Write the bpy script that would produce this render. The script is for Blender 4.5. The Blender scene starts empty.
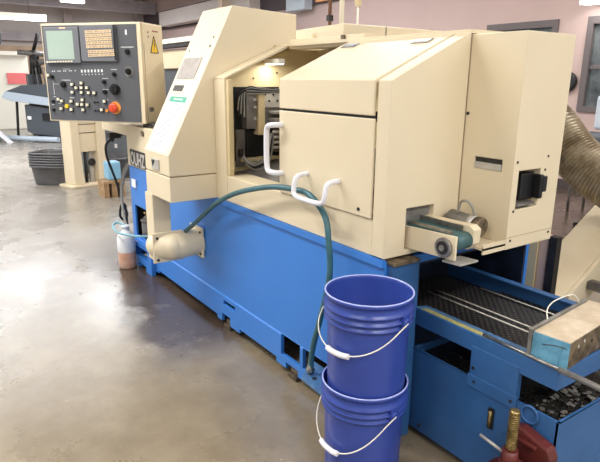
import bpy, bmesh, math, random
from mathutils import Vector, Matrix
random.seed(7)
C = bpy.context.scene.collection
PI = math.pi
def s2l(c):
    c = c/255.0
    return c/12.92 if c <= 0.04045 else ((c+0.055)/1.055)**2.4
def rgb(r, g, b): return (s2l(r), s2l(g), s2l(b), 1)

# ---------------------------------------------------------------- materials
MATS = {}
def mat(name, col, rough=0.5, metal=0.0, col2=None, scale=6.0, amt=0.5, bump=0.0, bscale=60.0, emit=0.0, spec=0.5, coat=0.0, alpha=1.0, trans=0.0, detail=6):
    m = bpy.data.materials.new(name); m.use_nodes = True
    nt = m.node_tree; b = nt.nodes['Principled BSDF']
    b.inputs['Base Color'].default_value = col
    b.inputs['Roughness'].default_value = rough
    b.inputs['Metallic'].default_value = metal
    b.inputs['Specular IOR Level'].default_value = spec
    b.inputs['Coat Weight'].default_value = coat
    b.inputs['Alpha'].default_value = alpha
    b.inputs['Transmission Weight'].default_value = trans
    tc = nt.nodes.new('ShaderNodeTexCoord')
    if col2:
        n = nt.nodes.new('ShaderNodeTexNoise'); n.inputs['Scale'].default_value = scale; n.inputs['Detail'].default_value = detail
        n.inputs['Roughness'].default_value = 0.65
        r = nt.nodes.new('ShaderNodeValToRGB')
        r.color_ramp.elements[0].position = 0.5-0.25*amt; r.color_ramp.elements[1].position = 0.5+0.3*amt
        r.color_ramp.elements[0].color = col2; r.color_ramp.elements[1].color = col
        nt.links.new(tc.outputs['Object'], n.inputs['Vector']); nt.links.new(n.outputs['Fac'], r.inputs['Fac'])
        nt.links.new(r.outputs['Color'], b.inputs['Base Color'])
    if bump:
        n2 = nt.nodes.new('ShaderNodeTexNoise'); n2.inputs['Scale'].default_value = bscale; n2.inputs['Detail'].default_value = 4
        bp = nt.nodes.new('ShaderNodeBump'); bp.inputs['Strength'].default_value = bump; bp.inputs['Distance'].default_value = 0.01
        nt.links.new(tc.outputs['Object'], n2.inputs['Vector']); nt.links.new(n2.outputs['Fac'], bp.inputs['Height'])
        nt.links.new(bp.outputs['Normal'], b.inputs['Normal'])
    if emit:
        b.inputs['Emission Color'].default_value = col; b.inputs['Emission Strength'].default_value = emit
    MATS[name] = m
    return m

cream = mat('cream_paint', rgb(229, 215, 186), .42, col2=rgb(223, 208, 177), scale=2.2, amt=1.2)
cream_in = mat('cream_interior', rgb(226, 208, 166), .5, col2=rgb(210, 190, 144), scale=5, amt=1)
white_trim = mat('white_trim', rgb(240, 236, 222), .4)
blue = mat('blue_paint', rgb(58, 130, 216), .42, col2=rgb(52, 120, 204), scale=1.6, amt=1.2)
blue_tank = mat('blue_tank_paint', rgb(58, 108, 164), .42, col2=rgb(46, 88, 138), scale=5, amt=1.1)
blue_worn = mat('worn_blue_paint', rgb(92, 136, 178), .45, col2=rgb(52, 92, 140), scale=24, amt=.8)
black = mat('black_plastic', rgb(26, 26, 28), .4)
dark = mat('dark_steel', rgb(58, 56, 54), .5, .3, col2=rgb(34, 33, 33), scale=14)
steel = mat('steel', rgb(178, 176, 172), .32, .85, col2=rgb(130, 126, 120), scale=20)
greysteel = mat('grey_steel', rgb(140, 138, 134), .5, .3, col2=rgb(104, 100, 96), scale=9)
fascia = mat('dark_grey_fascia', rgb(88, 90, 95), .45)
bezelm = mat('grey_bezel', rgb(112, 114, 120), .4)
screenm = mat('screen_glass', rgb(168, 186, 174), .15, col2=rgb(160, 178, 168), scale=3)
keym = mat('key_cream', rgb(222, 200, 166), .5)
btn_white = mat('button_ivory', rgb(226, 222, 202), .45)
red = mat('signal_red', rgb(214, 74, 44), .35)
yellow = mat('warning_yellow', rgb(240, 200, 50), .45)
yellow_worn = mat('worn_yellow', rgb(196, 186, 112), .5, col2=rgb(150, 150, 110), scale=40)
white_ink = mat('white_ink', rgb(225, 228, 228), .6)
ink = mat('dark_ink', rgb(50, 50, 52), .6)
teal_ink = mat('teal_ink', rgb(40, 158, 128), .5)
paper = mat('paper_white', rgb(244, 244, 246), .55)
inklines = mat('print_grey', rgb(140, 146, 158), .6)
plate_al = mat('aluminium_plate', rgb(206, 202, 196), .4, .3, col2=rgb(180, 176, 170), scale=8)
bucket_m = mat('bucket_blue', rgb(54, 76, 160), .3, col2=rgb(50, 70, 150), scale=5, spec=.5)
handle_w = mat('white_plastic', rgb(232, 232, 238), .35)
hose_m = mat('teal_rubber', rgb(62, 112, 122), .4, col2=rgb(48, 92, 100), scale=9)
hose_d = mat('black_rubber', rgb(28, 28, 30), .45)
pale_hose = mat('pale_blue_tube', rgb(130, 182, 196), .35)
grey_cable = mat('grey_cable', rgb(150, 148, 140), .5)
tubm = mat('grey_tub_plastic', rgb(96, 96, 98), .35, col2=rgb(80, 80, 82), scale=8)
red_paint = mat('red_paint', rgb(118, 44, 38), .45, col2=rgb(78, 36, 32), scale=18, amt=1)
brass = mat('brass_thread', rgb(196, 170, 112), .35, .7, col2=rgb(120, 100, 60), scale=30)
cyan_paint = mat('cyan_paint', rgb(112, 172, 200), .5, col2=rgb(84, 140, 168), scale=20)
rust_metal = mat('rusty_sheet', rgb(212, 198, 176), .5, .1, col2=rgb(186, 168, 142), scale=9)
dirty_metal = mat('dirty_sheet', rgb(136, 120, 96), .5, .3, col2=rgb(66, 56, 48), scale=20)
wood = mat('pallet_wood', rgb(180, 150, 112), .7, col2=rgb(140, 110, 78), scale=20)
jugm = mat('jug_plastic', rgb(236, 238, 240), .35, col2=rgb(220, 224, 226), scale=5)
jug_liquid = mat('orange_residue', rgb(205, 150, 118), .35, col2=rgb(226, 190, 170), scale=14)
ductm = mat('flex_duct_foil', rgb(184, 172, 148), .32, .5, col2=rgb(116, 100, 76), scale=8)
grey_cab = mat('slate_enamel', rgb(112, 118, 124), .5, col2=rgb(100, 106, 112), scale=3)
grey_dk = mat('charcoal_enamel', rgb(74, 80, 86), .5)
bluegrey = mat('pale_blue_enamel', rgb(176, 188, 200), .4)
pinkred = mat('coral_panel', rgb(232, 120, 120), .5)
glass_dark = mat('window_glass', rgb(44, 48, 52), .12, col2=rgb(110, 116, 118), scale=2.2, amt=.6)
framem = mat('grey_frame', rgb(98, 90, 90), .5)
tube_emit = mat('lamp_tube', (1, 1, 1, 1), .5, emit=9)
green_floor = mat('green_enamel', rgb(20, 90, 74), .5)
purplegrey = mat('beam_paint', rgb(186, 178, 178), .7, col2=rgb(164, 156, 160), scale=2)
bluebox = mat('pale_blue_grey', rgb(186, 196, 206), .5)
orange_m = mat('orange_sign', rgb(240, 170, 110), .5)

def floor_mat():
    m = bpy.data.materials.new('polished_concrete'); m.use_nodes = True
    nt = m.node_tree; b = nt.nodes['Principled BSDF']; N = nt.nodes; L = nt.links
    tc = N.new('ShaderNodeTexCoord')
    def noise(sc, d=6, r=.6):
        n = N.new('ShaderNodeTexNoise'); n.inputs['Scale'].default_value = sc; n.inputs['Detail'].default_value = d; n.inputs['Roughness'].default_value = r
        L.new(tc.outputs['Object'], n.inputs['Vector']); return n
    def ramp(src, p0, c0, p1, c1):
        r = N.new('ShaderNodeValToRGB'); e = r.color_ramp.elements
        e[0].position = p0; e[0].color = c0; e[1].position = p1; e[1].color = c1
        L.new(src, r.inputs['Fac']); return r
    n1 = noise(.55, 5); base = ramp(n1.outputs['Fac'], .32, rgb(136, 130, 121), .68, rgb(158, 153, 146))
    n2 = noise(5, 10, .7); r2 = ramp(n2.outputs['Fac'], .35, rgb(196, 190, 182), .65, rgb(255, 255, 255))
    mx = N.new('ShaderNodeMix'); mx.data_type = 'RGBA'; mx.blend_type = 'MULTIPLY'; mx.inputs[0].default_value = .6
    L.new(base.outputs[0], mx.inputs[6]); L.new(r2.outputs[0], mx.inputs[7])
    # pale flecks of swarf and grit
    v = N.new('ShaderNodeTexVoronoi'); v.inputs['Scale'].default_value = 16; L.new(tc.outputs['Object'], v.inputs['Vector'])
    rv = ramp(v.outputs['Distance'], .05, (1, 1, 1, 1), .09, (0, 0, 0, 1))
    n3 = noise(3); r3 = ramp(n3.outputs['Fac'], .5, (0, 0, 0, 1), .62, (.6, .6, .6, 1))
    mm = N.new('ShaderNodeMath'); mm.operation = 'MULTIPLY'; L.new(rv.outputs[0], mm.inputs[0]); L.new(r3.outputs[0], mm.inputs[1])
    mx2 = N.new('ShaderNodeMix'); mx2.data_type = 'RGBA'; L.new(mm.outputs[0], mx2.inputs[0]); L.new(mx.outputs[2], mx2.inputs[6])
    mx2.inputs[7].default_value = rgb(220, 210, 196)
    L.new(mx2.outputs[2], b.inputs['Base Color'])
    # damp oily floor along the machine; its shadow and dark reflection painted in
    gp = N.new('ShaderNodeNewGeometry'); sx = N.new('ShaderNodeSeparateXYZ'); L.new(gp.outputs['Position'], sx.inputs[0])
    def mr(src, a, b_):
        m_ = N.new('ShaderNodeMapRange'); m_.interpolation_type = 'SMOOTHSTEP'; m_.inputs[1].default_value = a; m_.inputs[2].default_value = b_; L.new(src, m_.inputs[0]); return m_.outputs[0]
    def mul(p, q):
        m_ = N.new('ShaderNodeMath'); m_.operation = 'MULTIPLY'; L.new(p, m_.inputs[0]); L.new(q, m_.inputs[1]); return m_.outputs[0]
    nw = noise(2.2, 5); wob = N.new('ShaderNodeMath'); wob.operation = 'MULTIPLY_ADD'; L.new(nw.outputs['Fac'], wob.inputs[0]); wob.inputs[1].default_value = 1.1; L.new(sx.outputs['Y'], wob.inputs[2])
    wet_shade = mul(mul(mr(wob.outputs[0], 1.42, 1.62), mr(sx.outputs['X'], -2.35, -2.75)), mr(sx.outputs['X'], -5.6, -4.4))
    ns = noise(.9, 5); wb2 = N.new('ShaderNodeMath'); wb2.operation = 'MULTIPLY_ADD'; L.new(ns.outputs['Fac'], wb2.inputs[0]); wb2.inputs[1].default_value = 2.2; L.new(sx.outputs['X'], wb2.inputs[2])
    brown = mr(wb2.outputs[0], -2.6, -.9)
    mxb = N.new('ShaderNodeMix'); mxb.data_type = 'RGBA'; mxb.blend_type = 'MULTIPLY'; L.new(brown, mxb.inputs[0]); L.new(mx2.outputs[2], mxb.inputs[6]); mxb.inputs[7].default_value = rgb(250, 236, 208)
    mx3 = N.new('ShaderNodeMix'); mx3.data_type = 'RGBA'; L.new(wet_shade, mx3.inputs[0]); L.new(mxb.outputs[2], mx3.inputs[6]); mx3.inputs[7].default_value = rgb(74, 62, 52)
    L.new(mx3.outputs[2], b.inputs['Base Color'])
    n4 = noise(1.6, 6); r4 = ramp(n4.outputs['Fac'], .35, (.22, .22, .22, 1), .7, (.36, .36, .36, 1))
    L.new(r4.outputs[0], b.inputs['Roughness'])
    b.inputs['Specular IOR Level'].default_value = .75
    bp = N.new('ShaderNodeBump'); bp.inputs['Strength'].default_value = .06; bp.inputs['Distance'].default_value = .02
    n5 = noise(9, 5); L.new(n5.outputs['Fac'], bp.inputs['Height']); L.new(bp.outputs['Normal'], b.inputs['Normal'])
    return m
def mesh_mat():
    # dark perforated plate: the holes are part of the sheet
    m = bpy.data.materials.new('perforated_plate'); m.use_nodes = True
    nt = m.node_tree; b = nt.nodes['Principled BSDF']; N = nt.nodes; L = nt.links
    tc = N.new('ShaderNodeTexCoord')
    v = N.new('ShaderNodeTexVoronoi'); v.inputs['Scale'].default_value = 48; v.inputs['Randomness'].default_value = 0.0
    mp = N.new('ShaderNodeMapping'); mp.inputs['Rotation'].default_value = (0, 0, .785)
    L.new(tc.outputs['Object'], mp.inputs['Vector']); L.new(mp.outputs[0], v.inputs['Vector'])
    r = N.new('ShaderNodeValToRGB'); e = r.color_ramp.elements
    e[0].position = .28; e[0].color = rgb(84, 78, 72); e[1].position = .36; e[1].color = rgb(30, 30, 34)
    L.new(v.outputs['Distance'], r.inputs['Fac']); L.new(r.outputs[0], b.inputs['Base Color'])
    b.inputs['Roughness'].default_value = .45; b.inputs['Metallic'].default_value = .2
    return m
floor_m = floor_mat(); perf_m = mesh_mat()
sludge_m = mat('oily_sludge', rgb(46, 42, 38), .3, col2=rgb(26, 24, 22), scale=30, bump=.6, bscale=120)
wallpink = mat('pink_wall', rgb(198, 174, 168), .8, col2=rgb(188, 165, 160), scale=1.2, amt=1)
wallgrey = mat('grey_wall', rgb(214, 204, 198), .8, col2=rgb(194, 184, 180), scale=.5, amt=1)
ceilm = mat('ceiling_deck', rgb(232, 226, 222), .8, col2=rgb(214, 208, 206), scale=.4, amt=1)

# ---------------------------------------------------------------- geometry helpers
WM = {}     # world matrix of each empty
class MB:
    def __init__(s): s.bm = bmesh.new(); s.bm.verts.ensure_lookup_table()
    def _add(s, verts, faces, M=None, smooth=False):
        vs = [s.bm.verts.new(M @ Vector(v) if M else Vector(v)) for v in verts]
        for f in faces:
            try:
                fc = s.bm.faces.new([vs[i] for i in f]); fc.smooth = smooth
            except ValueError: pass
        return s
    def box(s, x0, x1, y0, y1, z0, z1, M=None):
        v = [(x, y, z) for x in (x0, x1) for y in (y0, y1) for z in (z0, z1)]
        return s._add(v, [(0, 1, 3, 2), (4, 6, 7, 5), (0, 4, 5, 1), (2, 3, 7, 6), (0, 2, 6, 4), (1, 5, 7, 3)], M)
    def prism(s, pts, a0, a1, axis='x', M=None):
        n = len(pts)
        def P(a, p, q): return {'x': (a, p, q), 'y': (p, a, q), 'z': (p, q, a)}[axis]
        v = [P(a0, *p) for p in pts]+[P(a1, *p) for p in pts]
        f = [tuple(range(n)), tuple(range(2*n-1, n-1, -1))]+[(i, i+n, (i+1) % n+n, (i+1) % n) for i in range(n)]
        return s._add(v, f, M)
    def cyl(s, a, b, r, r2=None, n=20, M=None, smooth=True):
        a = Vector(a); b = Vector(b); r2 = r if r2 is None else r2
        d = (b-a).normalized(); u = d.orthogonal().normalized(); w = d.cross(u)
        v = [a+(u*math.cos(t)+w*math.sin(t))*r for t in [2*PI*i/n for i in range(n)]]
        v += [b+(u*math.cos(t)+w*math.sin(t))*r2 for t in [2*PI*i/n for i in range(n)]]
        s._add(v, [(i, (i+1) % n, (i+1) % n+n, i+n) for i in range(n)], M, smooth)
        s._add(v[:n], [tuple(range(n-1, -1, -1))], M); s._add(v[n:], [tuple(range(n))], M)
        return s
    def lathe(s, prof, c=(0, 0, 0), n=48, M=None, axis=None):
        T = Matrix.Translation(c)
        if axis is not None: T = T @ Vector((0, 0, 1)).rotation_difference(Vector(axis)).to_matrix().to_4x4()
        if M: T = M @ T
        v = []
        for r, z in prof: v += [T @ Vector((r*math.cos(2*PI*i/n), r*math.sin(2*PI*i/n), z)) for i in range(n)]
        f = []
        for k in range(len(prof)-1):
            for i in range(n): f.append((k*n+i, k*n+(i+1) % n, (k+1)*n+(i+1) % n, (k+1)*n+i))
        return s._add(v, f, None, True)
    def tube(s, pts, r, n=10, M=None, smooth_path=True, closed=False, sub=6):
        P = [Vector(p) for p in pts]
        if smooth_path and len(P) > 2:
            Q = []
            m = len(P)
            for i in range(m-1):
                p0 = P[max(i-1, 0)]; p1 = P[i]; p2 = P[i+1]; p3 = P[min(i+2, m-1)]
                for k in range(sub):
                    t = k/sub
                    Q.append(.5*((2*p1)+(p2-p0)*t+(2*p0-5*p1+4*p2-p3)*t*t+(3*p1-p0-3*p2+p3)*t**3))
            Q.append(P[-1]); P = Q
        rr = r if callable(r) else (lambda t: r)
        rings = []; u = None
        for i, p in enumerate(P):
            d = (P[min(i+1, len(P)-1)]-P[max(i-1, 0)]).normalized()
            if u is None: u = d.orthogonal().normalized()
            u = (u-d*u.dot(d)).normalized(); w = d.cross(u); R = rr(i/(len(P)-1))
            rings.append([p+(u*math.cos(2*PI*k/n)+w*math.sin(2*PI*k/n))*R for k in range(n)])
        v = [q for ring in rings for q in ring]
        f = [(i*n+k, i*n+(k+1) % n, (i+1)*n+(k+1) % n, (i+1)*n+k) for i in range(len(P)-1) for k in range(n)]
        s._add(v, f, M, True)
        s._add(rings[0], [tuple(range(n-1, -1, -1))], M); s._add(rings[-1], [tuple(range(n))], M)
        return s
    def ball(s, c, r, sx=1, sy=1, sz=1, n=20, M=None):
        v = []; f = []; m = n//2
        for j in range(m+1):
            th = PI*j/m
            for i in range(n): v.append((c[0]+r*sx*math.sin(th)*math.cos(2*PI*i/n), c[1]+r*sy*math.sin(th)*math.sin(2*PI*i/n), c[2]+r*sz*math.cos(th)))
        for j in range(m):
            for i in range(n): f.append((j*n+i, (j+1)*n+i, (j+1)*n+(i+1) % n, j*n+(i+1) % n))
        return s._add(v, f, M, True)
    def build(s, name, m, parent=None, bevel=0, local=False, cuts=None, segs=2):
        bm = s.bm
        bmesh.ops.remove_doubles(bm, verts=bm.verts, dist=1e-6)
        bad = [f for f in bm.faces if f.calc_area() < 1e-12]
        if bad: bmesh.ops.delete(bm, geom=bad, context='FACES')
        bmesh.ops.recalc_face_normals(bm, faces=bm.faces)
        if parent is not None and not local:
            bmesh.ops.transform(bm, matrix=WM[parent.name].inverted(), verts=bm.verts)
        xs = [v.co for v in bm.verts]
        lo = Vector([min(c[i] for c in xs) for i in range(3)]); hi = Vector([max(c[i] for c in xs) for i in range(3)])
        c = (lo+hi)/2
        if parent is None: c.z = lo.z
        bmesh.ops.translate(bm, vec=-c, verts=bm.verts)
        me = bpy.data.meshes.new(name); bm.to_mesh(me); bm.free()
        o = bpy.data.objects.new(name, me); C.objects.link(o); o.location = c
        if parent: o.parent = parent
        WM[o.name] = (WM[parent.name] if parent else Matrix.Identity(4)) @ Matrix.Translation(c)
        for mm in (m if isinstance(m, (list, tuple)) else [m]): me.materials.append(mm)
        if cuts:
            cm = MB()
            W = WM[o.name].inverted()
            for b in cuts:
                t = MB(); t.box(*b)
                bmesh.ops.recalc_face_normals(t.bm, faces=t.bm.faces)
                bmesh.ops.transform(t.bm, matrix=W, verts=t.bm.verts)
                cme = bpy.data.meshes.new('c'); t.bm.to_mesh(cme); t.bm.free()
                co = bpy.data.objects.new('c', cme); C.objects.link(co); 
                lp = o.location.copy(); pr = o.parent
                o.parent = None; o.location = (0, 0, 0)
                md = o.modifiers.new('b', 'BOOLEAN'); md.operation = 'DIFFERENCE'; md.solver = 'EXACT'; md.object = co
                dg = bpy.context.evaluated_depsgraph_get(); dg.update()
                nm = bpy.data.meshes.new_from_object(o.evaluated_get(dg))
                o.modifiers.remove(md); o.data = nm
                bpy.data.objects.remove(co); o.parent = pr; o.location = lp
            o.data.name = name
        if bevel:
            md = o.modifiers.new('bevel', 'BEVEL'); md.width = bevel; md.segments = segs; md.limit_method = 'ANGLE'; md.angle_limit = .7
            md.harden_normals = False
        return o
def tag(o, label=None, cat=None, group=None, kind=None):
    if label: o['label'] = label
    if cat: o['category'] = cat
    if group: o['group'] = group
    if kind: o['kind'] = kind
    return o
def empty(name, loc, label=None, cat=None, group=None, rotz=0, parent=None):
    o = bpy.data.objects.new(name, None); C.objects.link(o); o.empty_display_size = .1
    M = Matrix.Translation(loc) @ Matrix.Rotation(rotz, 4, 'Z')
    if parent:
        L = WM[parent.name].inverted() @ M; o.parent = parent; o.location = L.to_translation(); o.rotation_euler = (0, 0, L.to_euler().z)
    else:
        o.location = loc; o.rotation_euler = (0, 0, rotz)
    WM[o.name] = M
    return tag(o, label, cat, group)
def struct(name, mb, m, **k):
    o = mb.build(name, m, **k); o['kind'] = 'structure'; return o
def copy_tree(o, parent=None):
    c = o.copy(); C.objects.link(c)
    if parent: c.parent = parent
    for ch in [x for x in bpy.data.objects if x.parent == o and x != c]: copy_tree(ch, c)
    return c
def text(name, body, size, M, m, parent, extrude=.0008, sx=1.0):
    cu = bpy.data.curves.new('t', 'FONT'); cu.body = body; cu.size = size; cu.extrude = extrude; cu.offset = size*.03; cu.align_x = 'LEFT'
    to = bpy.data.objects.new('t', cu); C.objects.link(to)
    dg = bpy.context.evaluated_depsgraph_get(); dg.update()
    me = bpy.data.meshes.new_from_object(to.evaluated_get(dg)); bpy.data.objects.remove(to)
    t = MB(); t.bm.free(); t.bm = bmesh.new(); t.bm.from_mesh(me)
    bmesh.ops.transform(t.bm, matrix=M @ Matrix.Diagonal((sx, 1, 1, 1)), verts=t.bm.verts)
    return t.build(name, m, parent)

# ---------------------------------------------------------------- setting
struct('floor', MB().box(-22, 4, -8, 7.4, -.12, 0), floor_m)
WY = 7.25
wr = struct('wall_right', MB().box(-20, 3, WY, WY+.2, 0, 4.2), wallpink,
            cuts=[(-7.75, -6.72, WY-.1, WY+.3, 1.05, 2.18), (-5.65, -4.53, WY-.1, WY+.3, 1.02, 2.18), (-4.13, -2.9, WY-.1, WY+.3, 1.02, 2.17)])
struct('wall_back', MB().box(-20.2, -20, -8, 7.45, 0, 4.2), wallgrey)
struct('ceiling', MB().box(-22, 4, -8, 7.45, 4.0, 4.15), ceilm)
struct('baseboard_right', MB().box(-12, 3, WY-.03, WY, 0, .12), mat('dark_baseboard', rgb(70, 60, 58), .6))
struct('trim_1', MB().box(-20, -8.0, WY-.08, WY, 2.86, 3.4), mat('dark_band', rgb(76, 66, 70), .7))
for k, (x0, x1) in enumerate([(-7.75, -6.72), (-5.65, -4.53), (-4.13, -2.9)]):
    w = empty('window_%d' % (k+1), ((x0+x1)/2, WY, 1.02)); w['kind'] = 'structure'
    f = MB(); z0, z1 = 1.02, 2.18
    f.box(x0, x1, WY-.03, WY+.05, z1-.09, z1).box(x0, x1, WY-.03, WY+.05, z0, z0+.07)
    f.box(x0, x0+.08, WY-.03, WY+.05, z0+.07, z1-.09).box(x1-.08, x1, WY-.03, WY+.05, z0+.07, z1-.09)
    f.build('window_frame', framem, w)
    g = MB().box(x0+.08, x1-.08, WY+.02, WY+.03, z0+.07, z1-.09); g.build('window_pane', glass_dark, w)
    s = MB().box(x0+.08, x1-.08, WY-.0, WY+.02, 1.55, 1.60); s.build('window_bar', framem, w)
# roof beams
for k, (x, z) in enumerate([(-18.6, 3.35), (-15, 3.6), (-12.2, 3.6), (-9.4, 3.65)]):
    b = MB(); b.box(x-.09, x+.09, -8, 7.2, z, z+.03).box(x-.09, x+.09, -8, 7.2, z+.32, z+.35).box(x-.012, x+.012, -8, 7.2, z+.03, z+.32)
    struct('trim_%d' % (k+2), b, purplegrey)
b = MB(); b.box(-19.98, -19.8, -8, 7.2, 2.45, 2.7); struct('trim_6', b, purplegrey)
b = MB(); b.box(-19.98, -19.9, -8, 7.2, 0, 2.3); struct('wall_panel_trim_7' if False else 'trim_7', b, mat('tan_wainscot', rgb(206, 180, 152), .8, col2=rgb(186, 160, 134), scale=1))
# far wall columns
for k, y in enumerate((4.6, 6.9)):
    struct('trim_%d' % (8+k), MB().box(-19.8, -19.6, y, y+.25, 0, 4.0), mat('column_paint_%d' % k, rgb(176, 162, 156), .7))

# ---------------------------------------------------------------- camera
cam = bpy.data.cameras.new('camera'); co = bpy.data.objects.new('camera', cam); C.objects.link(co)
bpy.context.scene.camera = co
yaw, pitch, roll, F = -0.96338, 0.262986, 0.00909, 565.6
fw = Vector((math.sin(yaw)*math.cos(pitch), math.cos(yaw)*math.cos(pitch), -math.sin(pitch)))
r0 = Vector((math.cos(yaw), -math.sin(yaw), 0)); u0 = r0.cross(fw)
r1 = math.cos(roll)*r0+math.sin(roll)*u0; u1 = -math.sin(roll)*r0+math.cos(roll)*u0
co.matrix_world = Matrix(((r1.x, u1.x, -fw.x, 0), (r1.y, u1.y, -fw.y, 0), (r1.z, u1.z, -fw.z, 1.40), (0, 0, 0, 1)))
cam.sensor_width = 36; cam.lens = F/600*36; cam.clip_start = .05; cam.clip_end = 100

# ---------------------------------------------------------------- the turning machine
XR = -1.434; YF = 1.37
mc = empty('turning_machine', (-2.8, 1.9, 0), 'large cream and blue metal turning machine with sloping door hood', 'machine tool')
# blue base with fork pockets and pump bay
cuts = [(-4.25, -1.75, 1.39, 2.25, 0, .73), (-1.76, -1.45, 1.39, 1.53, 0, .73), (-1.80, -1.2, 1.558, 2.25, .05, .722), (-2.735, -2.60, 1.2, 1.45, .145, .172),      # slot
        (-2.125, -1.965, 1.2, 1.6, .095, .20), (-1.94, -1.60, 1.2, 1.6, .10, .20),
        (-2.08, -1.98, 1.2, 1.6, -.1, .066),
        (-2.55, -2.17, 1.2, 3.5, -.1, .06), (-3.75, -2.82, 1.2, 3.5, -.1, .055),
        (-2.76, -2.66, 1.2, 1.6, -.1, .085),
        (-4.20, -3.86, 1.2, 1.75, .22, .46), (-4.14, -3.9, 1.2, 1.6, .08, .17)]
bs = MB().prism([(1.37, .035), (1.37, .195), (1.376, .203), (1.376, .755), (2.27, .755), (2.27, .035)], -4.27, XR)
bs.build('base', blue, mc, cuts=cuts, bevel=.004)
MB().box(-2.7, XR, 1.362, 1.378, .735, .763).box(-3.15, -2.72, 1.362, 1.378, .735, .763).build('base_rail', blue, mc)
MB().box(-4.24, -1.82, 1.62, 1.64, 0, .2).build('light_block_plate', dark, mc)  # dark plate added inside the base to block light behind the openings
MB().box(-1.812, -1.802, 1.56, 2.26, .05, .72).box(-1.80, -1.436, 2.238, 2.248, .05, .72).box(-1.80, -1.436, 1.559, 1.564, .05, .72).box(-1.80, -1.436, 1.56, 2.245, .714, .721).build('recess_lining', mat('dark_blue_lining', rgb(36, 48, 72), .45, col2=rgb(24, 28, 38), scale=9), mc)  # dark blue plates added over the recess walls
MB().box(-4.215, -3.80, 1.335, 1.369, 0.0, .20).build('corner_foot', blue, mc, bevel=.003, cuts=[(-4.14, -3.88, 1.2, 1.5, .085, .165), (-4.08, -3.92, 1.2, 1.5, -.1, .04)])
for x, y in ((-2.71, 1.41), (-2.03, 1.405), (-4.0, 1.42), (-2.71, 2.1), (-1.6, 2.1)):
    p = MB().box(x-.038, x+.038, y-.035, y+.06, 0, .022).box(x-.03, x+.03, y-.02, y+.05, .028, .05)
    p.cyl((x, y+.01, .02), (x, y+.01, .085), .014, n=8).cyl((x, y+.01, .05), (x, y+.01, .066), .026, n=6, smooth=False)
    p.build('levelling_foot', dirty_metal, mc, bevel=.003)
br = MB(); br.prism([(-1.86, 1.375), (-1.54, 1.375), (-1.54, 1.27), (-1.58, 1.24), (-1.77, 1.245), (-1.82, 1.30)], .158, .172, 'z')
br.box(-1.58, -1.565, 1.26, 1.372, .03, .158)
br.build('lifting_bracket', blue_worn, mc, bevel=.002)
for x, y in ((-1.73, 1.285), (-1.62, 1.28)): MB().cyl((x, y, .17), (x, y, .1745), .011).build('bracket_bolt', black, mc)
# headstock cover
LX0, LX1 = -3.125, -2.775
lh = MB().prism([(1.10, .899), (1.10, 1.01), (1.487, 1.765), (1.892, 1.745), (1.892, .899)], LX0, LX1)
head = lh.build('headstock_cover', cream, mc, bevel=.006)
MB().box(LX0, LX1, 1.10, 1.892, .762, .895).build('headstock_skirt', cream, mc, bevel=.004)
MB().box(-3.165, -3.05, 1.10, 1.205, .36, .763).build('side_post', cream, mc, bevel=.005)
# recessed pull on the headstock front
MB().box(-3.005, -2.905, 1.092, 1.101, .918, .975).build('recess_pull', plate_al, mc, bevel=.002)
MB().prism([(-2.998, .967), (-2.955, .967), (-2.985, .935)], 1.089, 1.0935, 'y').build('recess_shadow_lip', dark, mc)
# labels on the slanted face
sd = Vector((0, .387, .755)).normalized(); sn = Vector((0, -.755, .387)).normalized()
SM = Matrix(((1, sd.x, sn.x, 0), (0, sd.y, sn.y, 1.10), (0, sd.z, sn.z, 1.01), (0, 0, 0, 1)))
def slant(name, x0, x1, s0, s1, m, par, t0=.0005, t1=.003):
    return MB().box(x0, x1, s0, s1, t0, t1, SM).build(name, m, par)
pl = slant('instruction_sheet', -3.06, -2.815, .012, .325, paper, mc)
slant('sheet_header', -3.055, -2.835, .293, .325, teal_ink, pl, .0032, .0038)
t = MB()
for k in range(19):
    w = random.uniform(.10, .2); t.box(-3.045, -3.045+w, .034+k*.0135, .039+k*.0135, .0032, .0036, SM)
t.build('sheet_print', inklines, pl)
t = MB()
for k in range(7): t.box(-3.0+k*.018, -2.99+k*.018, .305, .315, .004, .0043, SM)
t.build('sheet_title', white_ink, pl)
slant('name_label', -3.07, -2.945, .358, .392, dark, mc)
slant('name_label', -3.075, -2.90, .343, .348, plate_al, mc)
slant('rating_plate', -3.09, -2.86, .43, .555, mat('plate_grey', rgb(168, 160, 152), .5, col2=rgb(150, 142, 134), scale=20), mc)
for x, q in ((-2.83, .62), (-2.83, .67), (-3.07, .6)):
    c = SM @ Vector((x, q, .0)); e = SM @ Vector((x, q, .004)); MB().cyl(c, e, .007, n=12).build('cap_screw', steel, mc)
# elbow guard from side post to the base
e = MB().tube([(-3.035, 1.374, .452), (-3.035, 1.30, .447), (-3.035, 1.235, .445), (-3.05, 1.185, .445), (-3.085, 1.15, .445), (-3.12, 1.15, .445)], lambda t: .078-.0*t, n=28, sub=6)
e.ball((-3.035, 1.20, .445), .0785, 1, 1, 1)
e.build('elbow_guard', cream, mc)
MB().box(-3.135, -2.965, 1.355, 1.371, .362, .545).build('guard_flange', cream, mc, bevel=.004)
MB().box(-3.052, -3.037, 1.085, 1.27, .355, .535).build('guard_flange', cream, mc, bevel=.004)
for x, y, z in ((-2.98, 1.352, .385), (-2.98, 1.352, .52)): MB().cyl((x, y+.004, z), (x, y-.004, z), .007, n=10).build('flange_bolt', dark, mc)
for y, z in ((1.11, .375), (1.11, .505)): MB().cyl((-3.037, y, z), (-3.031, y, z), .008, n=10).build('flange_bolt', dark, mc)
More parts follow.
